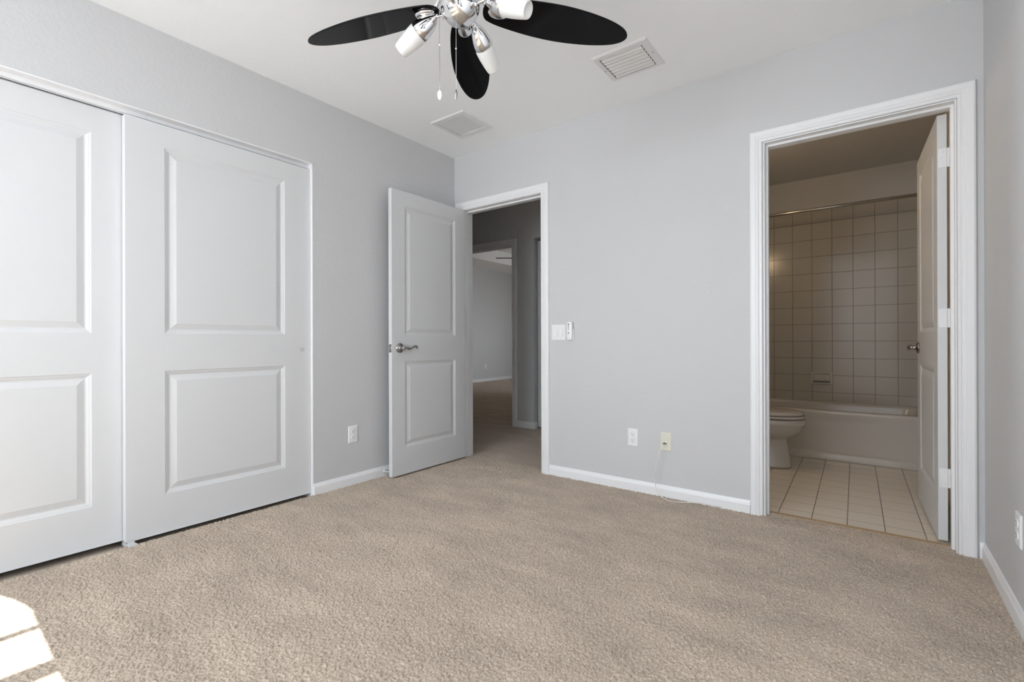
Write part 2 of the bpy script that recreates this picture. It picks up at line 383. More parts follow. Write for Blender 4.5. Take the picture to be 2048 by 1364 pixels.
quads = np.stack([idx[:-1, :-1], idx[:-1, 1:], idx[1:, 1:], idx[1:, :-1]], -1).reshape(-1, 4).astype(np.int32)
me = bpy.data.meshes.new('floor'); me.vertices.add(len(co)); me.vertices.foreach_set('co', co.ravel())
me.loops.add(quads.size); me.loops.foreach_set('vertex_index', quads.ravel())
me.polygons.add(len(quads)); me.polygons.foreach_set('loop_start', np.arange(0, quads.size, 4, dtype=np.int32))
me.polygons.foreach_set('use_smooth', np.ones(len(quads), dtype=bool))
me.update(calc_edges=True); me.materials.append(M['carpet'])
fl = bpy.data.objects.new('floor', me); COL.objects.link(fl)
tag(fl, 'beige cut-pile carpet covering the bedroom floor', 'carpet', None, 'structure')
b = BM(); box(b, -0.05, W + 0.05, -D, -CD, -0.06, 0.0); struct('floor_behind', b, M['carpet'])
b = BM(); box(b, -1.9, 1.55, 0.08, HB + t, -0.06, -0.001); box(b, FRX0 - .1, FRX1 + .1, HB + t, FRY1 + .1, -0.06, -0.001); struct('floor_hall', b, M['carpet'])
b = BM(); box(b, 1.55, W + t, 0.075, 2.5, -0.06, -0.004); struct('floor_bathroom', b, M['tile_floor'])
b = BM(); box(b, BX0, BX1, 0.066, 0.098, -0.01, 0.0035)
tag(obj('threshold_strip', b, M['strip'], None, False, 0.002), 'tan edge strip where the carpet meets the bathroom tile', 'threshold')


# ------------------------------------------------------------------ trim
CAS = [(0, 0), (0, .009), (.003, .012), (.011, .012), (.013, .0095), (.016, .0095), (.018, .014), (.024, .0165), (.030, .0165), (.033, .0185), (.054, .0195), (.060, .0175), (.064, .012), (.066, 0)]


def casing(bm, x0, x1, z1, yw, sgn, z0=0.0, prof=CAS, side='both', sc=1.0):
    """mitred door casing around an opening in a wall whose face is y=yw; sgn is the outward y direction"""
    n = len(prof); rows = []
    for w, th in prof:
        w *= sc; y = yw + sgn * th
        rows.append([bm.verts.new(p) for p in ((x0 - w, y, z0), (x0 - w, y, z1 + w), (x1 + w, y, z1 + w), (x1 + w, y, z0))])
    for i in range(n):
        a, c = rows[i], rows[(i + 1) % n]
        for k in range(3): bm.faces.new((a[k], a[k + 1], c[k + 1], c[k]))
    return bm


def jamb(bm, x0, x1, z1, y0, y1, th=0.012, stop=None):
    box(bm, x0 - 0.001, x0 + 0.004, y0, y1, 0, z1 - 0.004); box(bm, x1 - 0.004, x1 + 0.001, y0, y1, 0, z1 - 0.004); box(bm, x0, x1, y0, y1, z1 - 0.004, z1 + 0.001)
    if stop:
        s0, s1 = stop
        box(bm, x0 + .001, x0 + th + .003, s0, s1, 0, z1 - th - .003); box(bm, x1 - th - .003, x1 - .001, s0, s1, 0, z1 - th - .003); box(bm, x0 + .001, x1 - .001, s0, s1, z1 - th - .003, z1 - .001)
    return bm


b = BM(); casing(b, HX0 - 0.002, HX1 + 0.003, HZ - 0.001, 0, -1, sc=0.97); jamb(b, HX0, HX1, HZ, -0.004, t + 0.004, stop=(0.042, 0.075)); casing(b, HX0 - 0.002, HX1 + 0.003, HZ, t, 1)
struct('trim_2', b, M['trim'])
b = BM(); casing(b, BX0 - 0.007, BX1 + 0.003, BZ + 0.003, 0, -1, sc=0.95); jamb(b, BX0, BX1, BZ, -0.004, t + 0.004, stop=(0.036, 0.068)); casing(b, BX0 - 0.005, BX1 + 0.005, BZ, t, 1)
struct('trim_3', b, M['trim'])
b = BM(); casing(b, -1.215, -0.445, 2.008, HB, -1); jamb(b, -1.22, -0.44, 2.005, HB - 0.004, HB + t + .004, stop=(HB + .04, HB + .075))
struct('trim_4', b, M['trim'])
# closet return boards and the white sliding-door track under the head
b = BM(); box(b, -t, 0.001, CY1 - 0.006, CY1 + 0.0005, -0.02, CZ); box(b, -t, 0.001, CY0 - 0.0005, CY0 + 0.006, -0.02, CZ); box(b, -t, 0.001, CY0, CY1, CZ - 0.005, CZ + 0.0005)
struct('trim_5', b, M['trim'])

BASE = [(0, 0), (.012, 0), (.012, .050), (.0105, .056), (.008, .060), (.0055, .068), (.004, .0725), (0, .0735)]


def baseboard(bm, p0, p1, nrm, z0=-0.004):
    p0, p1, nrm = Vector((*p0, 0)), Vector((*p1, 0)), Vector((*nrm, 0))
    A = [[bm.verts.new(p + nrm * d + Vector((0, 0, z0 + z))) for d, z in BASE] for p in (p0, p1)]
    k = len(BASE)
    for i in range(k): bm.faces.new((A[0][i], A[0][(i + 1) % k], A[1][(i + 1) % k], A[1][i]))
    bm.faces.new(A[0][::-1]); bm.faces.new(A[1]); return bm


b = BM(); baseboard(b, (0, CY1), (0, 0), (1, 0)); struct('baseboard_left', b, M['trim'])
b = BM(); baseboard(b, (HX1 + 0.066, 0), (BX0 - 0.07, 0), (0, -1)); struct('baseboard_back', b, M['trim'])
b = BM(); baseboard(b, (W, -0.0), (W, -D), (-1, 0)); baseboard(b, (BX1 + 0.07, 0), (W, 0), (0, -1)); struct('baseboard_right', b, M['trim'])
b = BM(); baseboard(b, (0, -D), (W, -D), (0, 1)); struct('baseboard_front', b, M['trim'])
b = BM(); baseboard(b, (-0.377, HB), (-0.157, HB), (0, -1)); baseboard(b, (-0.157, HB - 0.012), (-0.157, HB + 0.05), (1, 0)); struct('baseboard_hall', b, M['trim'])
b = BM(); baseboard(b, (FRX0, FRY0), (FRX0, FRY1), (1, 0)); struct('baseboard_far_room', b, M['trim'])

# ------------------------------------------------------------------ doors
RINGS = [(0, 0), (.003, -.0025), (.010, -.0045), (.016, -.0075), (.0195, -.0090), (.024, -.0090), (.050, -.0015), (.0535, -.0015)]


def door_mesh(bm, w, th, z0, z1, panels, xm):
    """moulded two-panel door: local x = width, y = thickness, z = height; both faces carry the panels"""
    xs = [0, xm[0], xm[1], w]; zs = [z0] + [z for p in panels for z in p] + [z1]
    for yf, sg in ((0.0, -1), (th, 1)):
        for i in range(3):
            for j in range(len(zs) - 1):
                xa_, xb_, za, zb = xs[i], xs[i + 1], zs[j], zs[j + 1]
                if i == 1 and j % 2 == 1:
                    prev = None
                    for ins, dep in RINGS:
                        y = yf + sg * dep
                        cur = [bm.verts.new(p) for p in ((xa_ + ins, y, za + ins), (xb_ - ins, y, za + ins), (xb_ - ins, y, zb - ins), (xa_ + ins, y, zb - ins))]
                        if prev:
                            for k in range(4): bm.faces.new((prev[k], prev[(k + 1) % 4], cur[(k + 1) % 4], cur[k]))
                        prev = cur
                    bm.faces.new(prev)
                else:
                    bm.faces.new([bm.verts.new(p) for p in ((xa_, yf, za), (xb_, yf, za), (xb_, yf, zb), (xa_, yf, zb))])
    for x in (0, w): bm.faces.new([bm.verts.new(p) for p in ((x, 0, z0), (x, th, z0), (x, th, z1), (x, 0, z1))])
    for z in (z0, z1): bm.faces.new([bm.verts.new(p) for p in ((0, 0, z), (w, 0, z), (w, th, z), (0, th, z))])
    bmesh.ops.remove_doubles(bm, verts=bm.verts[:], dist=1e-5)
    return bm


def handle(door, x, z, y, sg, toward=-1):
    """lever handle on the door face y; sg = outward, toward = local x direction of the lever"""
    h = BM(); lathe(h, [(.030, 0), (.0335, .002), (.0335, .005), (.030, .009), (.022, .012), (.016, .014), (.013, .018), (.0115, .034), (.013, .038), (.0135, .046), (.012, .052), (.006, .055)], (x, y, z), (0, sg, 0), 32)
    hd = obj('door_handle', h, M['nickel'], door, True)
    yy = y + sg * .046
    pts = spline([(x, yy, z), (x + toward * .022, yy + sg * .001, z - .001), (x + toward * .048, yy, z - .006), (x + toward * .078, yy, z + .004), (x + toward * .100, yy, z + .012), (x + toward * .115, yy, z + .010), (x + toward * .121, yy, z + .002), (x + toward * .116, yy, z - .003)], 6)
    rr = [.0095 - .0035 * min(1, i / len(pts) * 1.3) for i in range(len(pts))]
    l = BM(); tube(l, pts, .007, 12, rr); lv = obj('lever', l, M['nickel'], hd, True)
    return hd


def hinge(door, x, y0, y1, z, kx, ky):
    """painted butt hinge on the hinge edge: leaf on the door edge plus knuckle at (kx, ky)"""
    h = BM(); box(h, x - .0022, x + .001, y0, y1, z - .044, z + .044)
    o = obj('hinge', h, M['trim'], door, False, .0008)
    k = BM()
    for a, c in ((-.044, -.016), (-.0145, .0145), (.016, .044)): lathe(k, [(.006, a), (.006, c)], (kx, ky, z), (0, 0, 1), 14)
    box(k, x - .0020, kx, *((ky - .001, y0 - .0005) if ky < y0 else (y1 + .0005, ky + .001)), z - .044, z + .044)
    obj('knuckle', k, M['trim'], o)
    s = BM()
    for dz, yy in ((-.028, .35), (0, .65), (.028, .35)): lathe(s, [(.0034, 0), (.003, .0012)], (x - .0022, y0 + (y1 - y0) * yy, z + dz), (-1, 0, 0), 10)
    obj('screw', s, M['vent'], o)


def latch_plate(door, w, th, z):
    p = BM(); box(p, w - .001, w + .0012, th / 2 - .0125, th / 2 + .0125, z - .028, z + .028)
    box(p, w, w + .006, th / 2 - .006, th / 2 + .006, z - .008, z + .012)
    obj('latch_plate', p, M['nickel'], door, False, .0015)


PAN = [(.200, .800), (.982, 1.888)]
# hallway door, standing open into the bedroom close to the left wall
w1 = 0.734
b = BM(); door_mesh(b, w1, .034, .014, 1.990, PAN, (.113, .621))
d1 = obj('door_1', b, M['door']); d1.location = (.090, -.012, 0); d1.rotation_euler = (0, 0, math.radians(-90))
tag(d1, 'white two-panel hallway door standing open beside the grey corner wall', 'door', None, 'structure')
handle(d1, w1 - .066, .895, .034, 1, -1); handle(d1, w1 - .066, .895, 0, -1, -1); latch_plate(d1, w1, .034, .893)
for z in (.30, 1.04, 1.78): hinge(d1, 0, .004, .034, z, -.004, -.006)
# bathroom door, standing open into the bathroom
w2 = 0.738
b = BM(); door_mesh(b, w2, .034, .010, 1.985, PAN, (.113, .625))
d2 = obj('door_2', b, M['door']); d2.location = (3.0155, .118, 0); d2.rotation_euler = (0, 0, math.radians(92.2))
tag(d2, 'white two-panel bathroom door swung open into the tiled bathroom', 'door', None, 'structure')
handle(d2, w2 - .066, .895, .034, 1, -1); handle(d2, w2 - .066, .895, 0, -1, -1); latch_plate(d2, w2, .034, .893)
for z in (.300, 1.041, 1.784): hinge(d2, 0, .0, .030, z, .003, -.010)

# sliding closet doors
def slider(name, y_right, xface, th, ztop, label):
    w = .911; b = BM(); door_mesh(b, w, th, .013, ztop, PAN, (.155, .752))
    o = obj(name, b, M['door']); o.location = (xface, y_right - w, 0); o.rotation_euler = (0, 0, math.radians(90)); tag(o, label, 'sliding door', None, 'structure'); return o
d3 = slider('door_3', -1.256, -.018, .040, 1.997, 'white sliding closet door with a small finger pull, nearer the corner')
d4 = slider('door_4', -2.118, -.066, .038, 2.003, 'white sliding closet door on the rear track, cut by the frame edge')
for o, th in ((d3, .04), (d4, .038)):
    lp = .911 - .053 if o is d3 else .053
    p = BM(); lathe(p, [(.0105, .0), (.0105, -.0012), (.0085, -.0012), (.0078, .004), (.0, .004)], (lp, 0, .894), (0, 1, 0), 24, cap=False)
    obj('finger_pull', p, M['nickel'], o, True)
# the doors' local +y points away from the room, so local y=0 is the visible face
b = BM(); box(b, -.052, -.045, CY0 + .006, CY1 - .006, 2.010, CZ - .004); box(b, -.110, -.050, CY0 + .007, CY1 - .007, 2.022, CZ - .003)
box(b, -.110, -.104, CY0 + .006, CY1 - .006, 2.014, CZ - .004); box(b, -.063, -.060, CY0 + .006, CY1 - .006, 2.008, CZ - .004)
tag(obj('closet_track', b, M['trim']), 'white overhead track above the sliding closet doors', 'track')
g = empty('floor_guide', (0.0, -2.150, 0.0)); tag(g, 'small clear plastic guide under the overlap of the closet doors', 'door guide')
b = BM(); box(b, -.085, .016, -.016, .020, -.012, .006); obj('base_plate', b, M['clear'], g, False, .002)
b = BM(); box(b, -.0125, -.0085, -.012, .014, .004, .024); obj('guide_fin', b, M['clear'], g, False, .001)
# hall closet bifold leaf
b = BM(); door_mesh(b, .58, .03, .016, 2.018, PAN, (.10, .48))
d5 = obj('door_5', b, M['door']); d5.location = (-.147, 1.440, 0); tag(d5, 'white hall closet door seen as a sliver past the doorway', 'door', None, 'structure')
b = BM(); door_mesh(b, .58, .03, .016, 2.018, PAN, (.10, .48))
d6 = obj('door_6', b, M['door']); d6.location = (.440, 1.440, 0); tag(d6, 'white hall closet door leaf hidden behind the bedroom wall', 'door', None, 'structure')

# spring door stop on the baseboard behind the hall door
s = empty('door_stop', (.012, -.722, .036)); tag(s, 'small white spring door stop on the baseboard behind the open door', 'door stop')
b = BM(); lathe(b, [(.011, 0), (.011, .003), (.006, .006)], (0, 0, 0), (1, 0, 0), 18); obj('base', b, M['plastic'], s, True)
pts = [(.005 + .058 * k / 140, .0042 * math.cos(k * .62), .0042 * math.sin(k * .62)) for k in range(141)]
b = BM(); tube(b, pts, .0012, 6); obj('spring', b, M['plastic'], s, True)
b = BM(); lathe(b, [(.0055, 0), (.006, .003), (.006, .010), (.004, .013)], (.062, 0, 0), (1, 0, 0), 16); obj('rubber_tip', b, M['plastic'], s, True)

# ------------------------------------------------------------------ wall plates (local: x right, y out of the wall, z up)
def plate_mesh(w, h, th=.0055, bev=.004):
    b = BM(); r = []
    for ins, y in ((0, 0), (0, th - .003), (bev, th), ):
        r.append([(-w / 2 + ins, y, -h / 2 + ins), (w / 2 - ins, y, -h / 2 + ins), (w / 2 - ins, y, h / 2 - ins), (-w / 2 + ins, y, h / 2 - ins)])
    return loft(b, r)


def outlet(loc, rz, label, group=None):
    e = empty('electrical_outlet', loc, rz); tag(e, label, 'outlet', group)
    obj('cover_plate', plate_mesh(.068, .110), M['plastic'], e)
    for s in (1, -1):
        f = BM(); lathe(f, [(.0165, .0), (.0165, .0075), (.0150, .0085)], (0, 0, s * .0195), (0, 1, 0), 28, sx=1.0, sy=.86)
        rc = obj('receptacle', f, M['plastic'], e)
        q = BM(); box(q, -.0075, -.0055, .0078, .0089, s * .0195 + .001, s * .0195 + .010); box(q, .0055, .0075, .0078, .0089, s * .0195 + .001, s * .0195 + .009)
        lathe(q, [(.0024, 0), (.0024, .0012)], (0, .0078, s * .0195 - .006), (0, 1, 0), 12); obj('slot', q, M['slot'], rc)
    q = BM(); lathe(q, [(.0026, 0), (.0020, .0012)], (0, .0055, 0), (0, 1, 0), 12); obj('screw', q, M['vent'], e)
    return e


PI = math.pi
outlet((1.536, 0, .334), PI, 'white duplex outlet on the back wall beside the almond cable plate')
outlet((0, -.970, .330), -PI / 2, 'white duplex outlet on the side wall between closet and open hall door')
outlet((W, -.605, .316), PI / 2, 'white duplex outlet low on the wall beyond the bathroom door, seen edge-on')
outlet((FRX0, 5.79, .345), -PI / 2, 'small pale outlet on the far room wall seen through the hallway')

# two-gang rocker switch
sw = empty('light_switch', (.993, 0, 1.000), PI); tag(sw, 'white double rocker light switch beside the hallway door frame', 'light switch')
obj('cover_plate', plate_mesh(.112, .110), M['plastic'], sw)
for s in (-1, 1):
    b = BM(); cx = s * .0225
    b2 = [(-.0155, .0055), (.0155, .0055)]
    v = [b.verts.new(p) for p in ((cx - .0155, .004, -.0315), (cx + .0155, .004, -.0315), (cx + .0155, .004, .0315), (cx - .0155, .004, .0315), (cx - .0150, .0105, -.031), (cx + .0150, .0105, -.031), (cx + .015, .0068, .0315), (cx - .015, .0068, .0315))]
    for q in ((0, 1, 5, 4), (1, 2, 6, 5), (2, 3, 7, 6), (3, 0, 4, 7), (4, 5, 6, 7)): b.faces.new([v[i] for i in q])
    obj('rocker', b, M['plastic'], sw, False, .0008)
    f = BM()
    for x0_, x1_, z0_, z1_ in ((-.0175, -.0162, -.034, .034), (.0162, .0175, -.034, .034), (-.0175, .0175, -.034, -.0325), (-.0175, .0175, .0325, .034)): box(f, cx + x0_, cx + x1_, .005, .0062, z0_, z1_)
    obj('rocker_frame', f, M['vent'], sw)
    for sz in (-1, 1):
        q = BM(); lathe(q, [(.0026, 0), (.0022, .001)], (cx, .0055, sz * .048), (0, 1, 0), 10); obj('screw', q, M['vent'], sw)

# fan remote in its wall cradle
rm = empty('remote_control', (1.093, 0, 1.007), PI); tag(rm, 'white fan remote in a wall cradle next to the light switch', 'remote')
def slab(bm, w, h, y0, y1, p=5, waist=0.0, cz_=0.0):
    rings = []
    for s, y in ((.96, y0), (1, y0 + .002), (1, y1 - .006), (.94, y1 - .0015), (.80, y1)):
        ring = []
        for (x, zv, _) in sell(0, 0, 0, w / 2 * s, h / 2 * (1 - (1 - s) * .5), p, 48):
            k = 1 - waist * math.exp(-((zv / h - .02) / .22) ** 2)
            ring.append((x * k, y, zv + cz_))
        rings.append(ring)
    return loft(bm, rings)
b = BM(); slab(b, .050, .085, .0, .012, 6, 0, -.022); obj('cradle', b, M['plastic'], rm, True)
b = BM(); slab(b, .044, .126, .010, .030, 4, .10, .002); obj('body', b, M['plastic'], rm, True)
for (r, dz, sx, m) in ((.0052, .046, 1.2, 'grey_button'), (.0038, .032, 1.1, 'grey_button'), (.0032, .0215, 1, 'grey_button'), (.0030, .0125, 1, 'grey_button'), (.0022, .0045, 1, 'vent'), (.0052, -.012, 1, 'grey_button')):
    q = BM(); lathe(q, [(r, 0), (r, .0012), (r * .7, .0018)], (0.0035, .0296, dz), (0, 1, 0), 16, sx=sx); obj('button', q, M[m], rm, True)

# coaxial plate and its loose cable
cx_ = empty('cable_plate', (1.7455, 0, .332), PI); tag(cx_, 'almond coaxial wall plate with a metal connector', 'wall plate')
obj('cover_plate', plate_mesh(.068, .110), M['almond'], cx_)
b = BM(); lathe(b, [(.0085, 0), (.0085, .004), (.0048, .005), (.0048, .014)], (0.004, .0055, -.006), (0, 1, 0), 18); obj('connector', b, M['nickel'], cx_)
for sz in (-1, 1):
    q = BM(); lathe(q, [(.0026, 0), (.0022, .001)], (0, .0055, sz * .042), (0, 1, 0), 10); obj('screw', q, M['almond'], cx_)
cab = empty('coaxial_cable', (1.7415, -.020, .326)); tag(cab, 'thin white cable drooping from the almond plate down to the carpet', 'cable')
o0 = Vector((1.7415, -.020, .326))
pl = [(1.7415, -.026, .326), (1.738, -.045, .318), (1.727, -.060, .283), (1.713, -.064, .220), (1.702, -.064, .165), (1.697, -.064, .105), (1.709, -.064, .052), (1.745, -.070, .016), (1.800, -.085, .008), (1.862, -.066, .008), (1.931, -.030, .009), (1.998, -.017, .009), (2.06, -.017, .008)]
b = BM(); tube(b, [Vector(p) - o0 for p in spline(pl, 8)], .0024, 8); obj('cord', b, M['cable'], cab, True)
b = BM(); lathe(b, [(.0055, 0), (.0060, .002), (.0060, .010), (.0040, .012), (.0032, .022)], (0, -.002, 0), (0, -1, 0.0), 14); obj('end_connector', b, M['nickel'], cab, True)

# ------------------------------------------------------------------ ceiling vents
def grille(x0, x1, y0, y1, ix0, ix1, iy0, iy1):
    e = empty('air_vent', ((x0 + x1) / 2, (y0 + y1) / 2, H)); ox, oy = e.location.x, e.location.y
    tag(e, 'square white return grille of thin slats on the ceiling near the corner', 'vent')
    f = BM(); th = .008
    R = []
    for (a0, a1, c0, c1, z) in ((x0, x1, y0, y1, 0), (x0, x1, y0, y1, -.003), (x0 + .006, x1 - .006, y0 + .006, y1 - .006, -th), (ix0, ix1, iy0, iy1, -th), (ix0, ix1, iy0, iy1, -.0)):
        R.append([(a0 - ox, c0 - oy, z), (a1 - ox, c0 - oy, z), (a1 - ox, c1 - oy, z), (a0 - ox, c1 - oy, z)])
    loft(f, R, False, False); obj('frame', f, M['vent'], e)
    k = BM(); box(k, ix0 - ox, ix1 - ox, iy0 - oy, iy1 - oy, -.0012, -.0002); obj('duct_shade', k, M['dark'], e)  # dark sheet paints the shade between the slats
    n = 13; mb = None
    for i in range(n):
        x = ix0 + (i + .5) * (ix1 - ix0) / n - ox
        q = BM(); a = math.radians(32); hw = .0062
        dx_, dz_ = hw * math.cos(a), hw * math.sin(a)
        v = [(x - dx_, -.0045 - dz_ * .6), (x + dx_, -.0045 + dz_ * .6), (x + dx_, -.0035 + dz_ * .6), (x - dx_, -.0035 - dz_ * .6)]
        loft(q, [[(px, iy0 - oy, pz) for px, pz in v], [(px, iy1 - oy, pz) for px, pz in v]]); obj('slat', q, M['vent'], e)
    return e
grille(.316, .627, -.572, -.262, .353, .590, -.533, -.306)

e = empty('air_register', (1.70, -.437, H)); tag(e, 'white louvred air register with curved blades on the ceiling beyond the fan', 'vent')
x0, x1, y0, y1 = -.150, .150, -.139, .139; ix0, ix1, iy0, iy1 = -.122, .112, -.105, .112
f = BM(); R = []
for (a0, a1, c0, c1, z) in ((x0, x1, y0, y1, 0), (x0, x1, y0, y1, -.003), (x0 + .008, x1 - .008, y0 + .008, y1 - .008, -.009), (ix0, ix1, iy0, iy1, -.009), (ix0, ix1, iy0, iy1, 0)):
    R.append([(a0, c0, z), (a1, c0, z), (a1, c1, z), (a0, c1, z)])
loft(f, R, False, False); obj('frame', f, M['vent'], e)
k = BM(); box(k, ix0, ix1, iy0, iy1, -.0012, -.0002); obj('duct_shade', k, M['dark'], e)  # dark sheet in place of the shade behind the louvers
nb = 7
for i in range(nb):
    yc = iy0 + .005 + i * (iy1 - iy0 - .004) / nb
    q = BM(); ring0 = []; pr = []
    wv = .024 if i == 0 else .0185
    for j in range(7):
        u = j / 6; pr.append((yc + wv * (u ** .8), -.0015 - .0100 * (u ** 1.5)))
    P = [(y, z) for y, z in pr] + [(y, z + .0012) for y, z in pr[::-1]]
    loft(q, [[(ix0 + .006, y, z) for y, z in P], [(ix1 - .006, y, z) for y, z in P]]); obj('louver', q, M['vent'], e)
for (px, py) in ((.136, -.006), (-.138, .010)):
    q = BM(); lathe(q, [(.004, 0), (.0032, .0014)], (px, py, -.009), (0, 0, -1), 12); obj('screw', q, M['grey_button'], e)

# ------------------------------------------------------------------ ceiling fan
FX, FY, FZ = 1.595, -1.636, 2.110
fan = empty('ceiling_fan', (FX, FY, FZ)); tag(fan, 'ceiling fan with glossy black blades, chrome hub and four white spotlights', 'ceiling fan')
b = BM(); lathe(b, [(.012, .0), (.062, 0), (.068, -.012), (.060, -.040), (.030, -.062), (.016, -.066)], (0, 0, H - FZ), (0, 0, 1), 40); obj('canopy', b, M['chrome'], fan, True)
b = BM(); lathe(b, [(.012, .19), (.012, H - FZ - .05)], (0, 0, 0), (0, 0, 1), 20); obj('downrod', b, M['chrome'], fan, True)
b = BM(); lathe(b, [(.02, .20), (.07, .192), (.098, .172), (.105, .140), (.105, .105), (.095, .082), (.060, .070), (.045, .058), (.045, .04)], (0, 0, 0), (0, 0, 1), 48); obj('motor_housing', b, M['chrome'], fan, True)
GR = .068
b = BM(); lathe(b, [(max(.001, GR * math.sin(math.pi * k / 28)), GR * math.cos(math.pi * k / 28)) for k in range(29)], (0, 0, -.004), (0, 0, 1), 56); hub = obj('hub_globe', b, M['chrome'], fan, True)
b = BM(); lathe(b, [(GR * .9985, -.0012), (GR * 1.0006, -.0008), (GR * 1.0006, .0008), (GR * .9985, .0012)], (0, 0, -.008), (0, 0, 1), 56, cap=False); obj('hub_seam', b, M['nickel'], hub, True)
prof = [(.082, 0), (.085, .018), (.093, .034), (.110, .046), (.160, .059), (.260, .0725), (.350, .0775), (.430, .0750), (.510, .0660), (.570, .0540), (.612, .0400), (.636, .0255), (.648, .011), (.651, 0)]
pitch = math.radians(11)
for k in range(5):
    a = math.radians(125.6 + 72 * k)
    q = BM(); th = .006
    up = [(p.x, p.y) for p in spline([(r, s, 0) for r, s in prof], 5)]; prof_s = up; dn = [(r, -s) for r, s in prof_s[1:-1]][::-1]; out = up + dn
    mat4 = Matrix.Rotation(a, 4, 'Z') @ Matrix.Rotation(-pitch, 4, 'X')
    rings = [[mat4 @ Vector((r + (.0 if zz_ else 0), s, z)) for r, s in out] for z, zz_ in ((0.0, 0), (th, 1))]
    loft(q, rings); bl = obj('blade', q, M['black'], fan, False, .0015)
    md = BM(); lathe(md, [(.001, -.010), (.018, -.0092), (.029, -.006), (.034, -.001), (.034, .0005)], (0, 0, 0), (0, 0, 1), 32, sx=1.15, sy=.80)
    xform(md, mat4 @ Matrix.Translation((.138, 0, 0))); obj('blade_medallion', md, M['chrome'], bl, True)
    ir = BM(); pts = [mat4 @ Vector((.150, 0, .009)), mat4 @ Vector((.100, 0, .012)), Matrix.Rotation(a, 4, 'Z') @ Vector((.082, 0, .040)), Matrix.Rotation(a, 4, 'Z') @ Vector((.060, 0, .072))]
    tube(ir, spline(pts, 5), .008, 12); obj('blade_iron', ir, M['chrome'], fan, True)
rv, fv = Vector((.799, .601, 0)), Vector((-.601, .799, 0))
for k in range(4):
    az = math.radians(25 + 90 * k); dr = (fv * math.cos(az) + rv * math.sin(az))
    root = dr * .064 + Vector((0, 0, -.016)); neck = dr * .103 + Vector((0, 0, -.010)); mouth = dr * .258 + Vector((0, 0, -.094))
    ax = (mouth - neck).normalized(); L = (mouth - neck).length
    arm = BM(); tube(arm, spline([root, dr * .080 + Vector((0, 0, -.014)), neck + ax * .004], 5), .0045, 10); lathe(arm, [(.014, -.004), (.014, .004), (.008, .007)], root, dr, 20)
    am = obj('light_arm', arm, M['chrome'], fan, True)
    hd = BM(); lathe(hd, [(.006, -.012), (.009, -.008), (.009, 0), (.014, .004), (.0210, .014), (.0280, .030), (.0330, .048), (.0358, .064), (.0368, .080), (.0362, .0805)], neck, ax, 40); sh = obj('spotlight_head', hd, M['chrome'], am, True)
    gl = BM(); lathe(gl, [(.0355, .078), (.0366, .0825), (.0366, .098), (.0350, .120), (.0318, .145), (.0275, L - .006), (.0260, L - .001), (.0240, L), (.0235, L - .004), (.001, L - .006)], neck, ax, 40); obj('glass_shade', gl, M['frost'], am, True)
for nm, lat, fw, z0_, z1_, m, wd in (('pull_chain', -.0725, .004, -.008, -.292, 'plastic', .0085), ('pull_chain', -.0075, -.062, -.078, -.325, 'nickel', .0050)):
    p = rv * lat + fv * fw
    c = BM(); nbd = 60
    tube(c, [(p.x, p.y, z0_), (p.x, p.y, z1_)], .0007, 6)
    for i in range(nbd):
        z = z0_ + (z1_ - z0_) * i / nbd; lathe(c, [(.0003, -.0014), (.0014, 0), (.0003, .0014)], (p.x, p.y, z), (0, 0, 1), 6)
    lathe(c, [(.0015, -.003), (.003, 0), (.0015, .003)], (p.x, p.y, z0_ + (z1_ - z0_) * .45), (0, 0, 1), 8)
    ch = obj(nm, c, M['chrome'], fan)
    pd = BM(); lathe(pd, [(.0005, 0), (wd * .5, -.004), (wd * .95, -.011), (wd, -.018), (wd * .9, -.026), (wd * .5, -.034), (.0005, -.037)], (p.x, p.y, z1_), (0, 0, 1), 20, sx=1, sy=.55)
    xform(pd, Matrix.Translation((p.x, p.y, 0)) @ Matrix.Rotation(.6448 if m == 'plastic' else 1.2, 4, 'Z') @ Matrix.Translation((-p.x, -p.y, 0))); obj('pendant', pd, M[m], ch, True)

# far-room fan, one dark blade of which shows through the hallway
ff = empty('ceiling_fan', (-1.86, 3.86, 2.345)); tag(ff, 'dark ceiling fan in the far room, one blade tip showing through the hallway', 'ceiling fan')
b = BM(); lathe(b, [(.10, -.03), (.12, .0), (.12, .06), (.06, .10), (.014, .12), (.014, .54), (.06, .555)], (0, 0, 0), (0, 0, 1), 28); obj('motor_housing', b, M['black'], ff, True)
for k in range(5):
    q = BM(); a = math.radians(216.9 + 72 * k); mat4 = Matrix.Rotation(a, 4, 'Z') @ Matrix.Rotation(math.radians(-8.5), 4, 'X')
    out = [(.10, .03), (.2, .055), (.4, .065), (.58, .058), (.63, .03), (.635, 0), (.63, -.03), (.58, -.058), (.4, -.065), (.2, -.055), (.10, -.03)]
    loft(q, [[mat4 @ Vector((r, s, z)) for r, s in out] for z in (0, .013)]); obj('blade', q, M['black'], ff)

# ------------------------------------------------------------------ bathroom
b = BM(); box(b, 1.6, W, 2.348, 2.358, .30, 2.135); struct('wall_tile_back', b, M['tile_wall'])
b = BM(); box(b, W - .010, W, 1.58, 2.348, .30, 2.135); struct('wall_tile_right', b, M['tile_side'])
b = BM(); box(b, 1.6, 1.61, 1.58, 2.348, .30, 2.135); struct('wall_tile_left', b, M['tile_side'])
